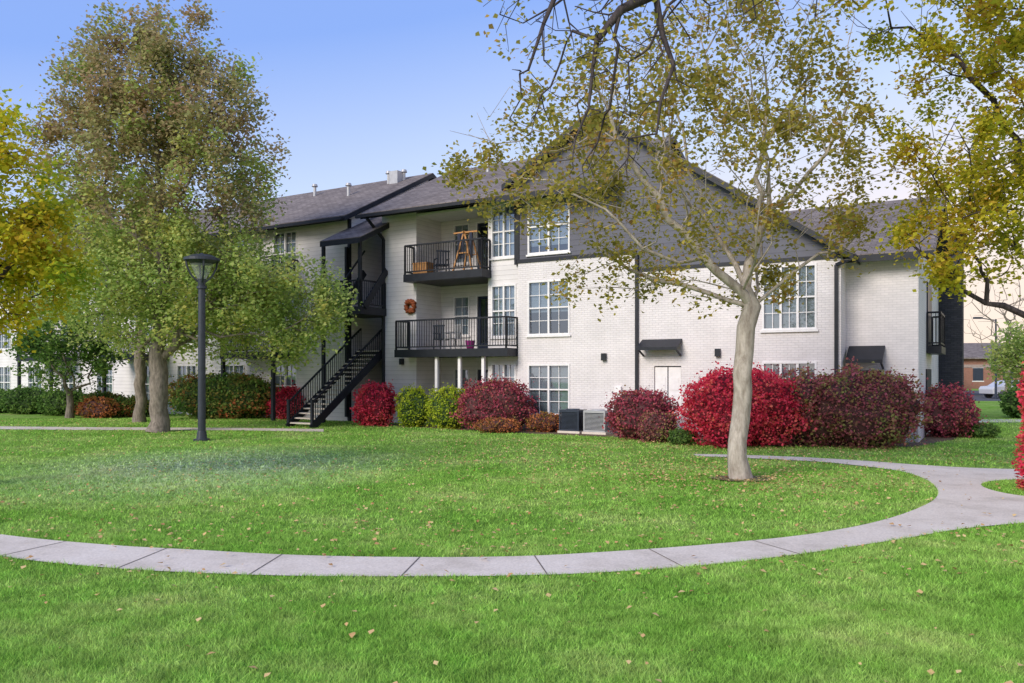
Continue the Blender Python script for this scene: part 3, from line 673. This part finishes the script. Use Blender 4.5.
# ---------------------------------------------------------------- background on the right
e=empty('brick_house',(62,100,0),R(-8)); a=Acc(); a.box(-9,9,0,9,0,3.9); a.build('walls',M['rbrick'],e)
a=Acc(); a.slab([(-9.6,-.6,3.9),(9.6,-.6,3.9),(6,4.5,5.9),(-6,4.5,5.9)],.15); a.slab([(9.6,9.6,3.9),(-9.6,9.6,3.9),(-6,4.5,5.9),(6,4.5,5.9)],.15); a.slab([(-9.6,9.6,3.9),(-9.6,-.6,3.9),(-6,4.5,5.9)],.15); a.slab([(9.6,-.6,3.9),(9.6,9.6,3.9),(6,4.5,5.9)],.15); a.build('roof',M['roof'],e)
a=Acc()
for x in (-7,-3.5,0,3.5,7): a.box(x-.6,x+.6,-.04,0.02,1,2.6)
a.build('windows',M['dmetal'],e); a=Acc()
for x in (-7,-3.5,0,3.5,7): a.box(x-.7,x+.7,-.03,-.005,2.6,2.75); a.box(x-.7,x+.7,-.03,-.005,.88,1)
a.build('window_trim',M['white'],e)
e=empty('carport',(46,72,0),R(-5)); a=Acc(); a.box(-12,12,-2.5,2.5,2.5,2.75)
for x in (-11,-5.5,0,5.5,11): a.box(x-.08,x+.08,-.08,.08,0,2.5)
a.build('frame',simple('carport_tan',(.34,.27,.22),.6),e)
def car(loc,rz,c):
    e=empty('parked_car',loc,rz); prof=[(-2.2,.35),(-2.25,.75),(-2.1,.95),(-1.5,1.0),(-.9,1.42),(.55,1.45),(1.2,1.0),(2.0,.88),(2.25,.65),(2.2,.35)]
    a=Acc()
    L=[(x,-.85+(.15 if z>1.1 else 0),z) for x,z in prof]; Rr=[(x,.85-(.15 if z>1.1 else 0),z) for x,z in prof]; k=len(prof)
    a.v=L+Rr; a.f=[tuple(range(k)),tuple(range(2*k-1,k-1,-1))]+[(i,k+i,k+(i+1)%k,(i+1)%k) for i in range(k)]
    a.build('body',simple('car_paint',c,.25,.03,spec=.6),e,bevel=.05)
    a=Acc()
    for s in (-1,1): a.poly([(-1.3,.86*s,1.02),(-.85,.74*s,1.36),(.5,.74*s,1.38),(1.0,.86*s,1.02)])
    a.poly([(.62,-.66,1.42),(.62,.66,1.42),(1.19,.75,1.03),(1.19,-.75,1.03)]); a.build('windows',M['dmetal'],e)
    a=Acc()
    for x in (-1.4,1.4):
        for s in (-1,1): a.cyl((x,.7*s,.33),(x,.9*s,.33),.33,n=20)
    a.build('wheels',M['asph'],e)
car((40,64,.0),R(5),(.5,.5,.52)); car((45.5,66,.0),R(80),(.12,.13,.16)); car((52,70,0),R(8),(.35,.05,.05))
e=empty('street_light',(37.5,62,0)); a=Acc(); a.cyl((0,0,0),(0,0,6.2),.09,.06,n=12); a.bar((0,0,6.1),(-1.3,0,6.3),.07); a.box(-1.7,-1.1,-.15,.15,6.22,6.36); a.build('pole_and_arm',M['dmetal'],e)
P=[]
for x,y,h in [(50,95,5),(74,105,7),(82,110,6),(90,105,9),(100,120,8),(66,118,6),(110,110,8),(125,120,10),(-60,80,8),(-75,90,9),(-90,95,10),(140,125,10),(56,125,6)]:
    P.append(ell(1500,(x,y,h*.55),(h*.5,h*.4,h*.5),.4))
leaves('distant_trees',np.vstack(P),.55,leafmat('distant_leaf',[(.10,.10,.06),(.18,.17,.08),(.26,.19,.10)],.3,.2))
def bare(x,y,h,name='bare_tree',lf_=0,mat=None):
    T=empty(name); sk=[[(x,y,0),(x,y,h*.25),(x+.2,y,h*.45)]]
    pos,r=tree_mesh('trunk_and_branches',sk,ell(220,(x,y,h*.65),(h*.32,h*.25,h*.33)),h*.018,.01,.3,bark_m,T,step=.6)
    if lf_: leaves('leaves',leafpts(pos,r,lf_,.25,.04),.16,mat,T)
bare(28.5,46,8.2); bare(24.6,38.5,4.6,'small_green_tree',lf_=3600,mat=L_green)
bush('evergreen_bush',23.4,36.5,1.0,.9,1.4,L_dgreen,1500,.15,GC)
# ---------------------------------------------------------------- sky, sun, camera
w=bpy.data.worlds.new('World'); S.world=w; w.use_nodes=True; nt=w.node_tree
for q in list(nt.nodes): nt.nodes.remove(q)
n=N(nt); el,az=R(30),R(222)
sky=n('ShaderNodeTexSky'); sky.sky_type='NISHITA'; sky.sun_disc=False; sky.sun_elevation=el; sky.sun_rotation=az
sk1=n('ShaderNodeMix',{0:1.0,6:sky.outputs[0],7:(.14,.14,.14,1)},data_type='RGBA',blend_type='MULTIPLY')
tc=n('ShaderNodeTexCoord'); sx=n('ShaderNodeSeparateXYZ',{0:tc.outputs['Generated']})
tilt=n('ShaderNodeMath',{0:sx.outputs[0],1:-.18},operation='MULTIPLY'); zz=n('ShaderNodeMath',{0:sx.outputs[2],1:tilt.outputs[0]},operation='ADD')
gr=ramp(n,zz.outputs[0],[(0,(1.0,.80,.68)),(.10,(.96,.86,.88)),(.24,(.62,.74,1.0)),(.42,(.27,.44,.94)),(1,(.30,.40,.80))])
mx=n('ShaderNodeMix',{0:.87,6:sk1.outputs[2],7:gr},data_type='RGBA')
bg=n('ShaderNodeBackground',{0:mx.outputs[2],1:1.1}); n('ShaderNodeOutputWorld',{0:bg.outputs[0]})
sd=bpy.data.lights.new('sun','SUN'); sd.energy=3.5; sd.angle=R(26); sd.color=(1,.92,.80)
so=bpy.data.objects.new('sun',sd); col.objects.link(so)
dirn=Vector((math.sin(az)*math.cos(el),math.cos(az)*math.cos(el),math.sin(el)))
so.rotation_euler=dirn.to_track_quat('Z','Y').to_euler()
cd=bpy.data.cameras.new('camera'); cd.sensor_width=36; cd.lens=36*800/1024; cd.shift_y=30.5/1024; cd.clip_end=2000
co=bpy.data.objects.new('camera',cd); co.location=(0,0,2.1); co.rotation_euler=(R(90),0,0); col.objects.link(co); S.camera=co
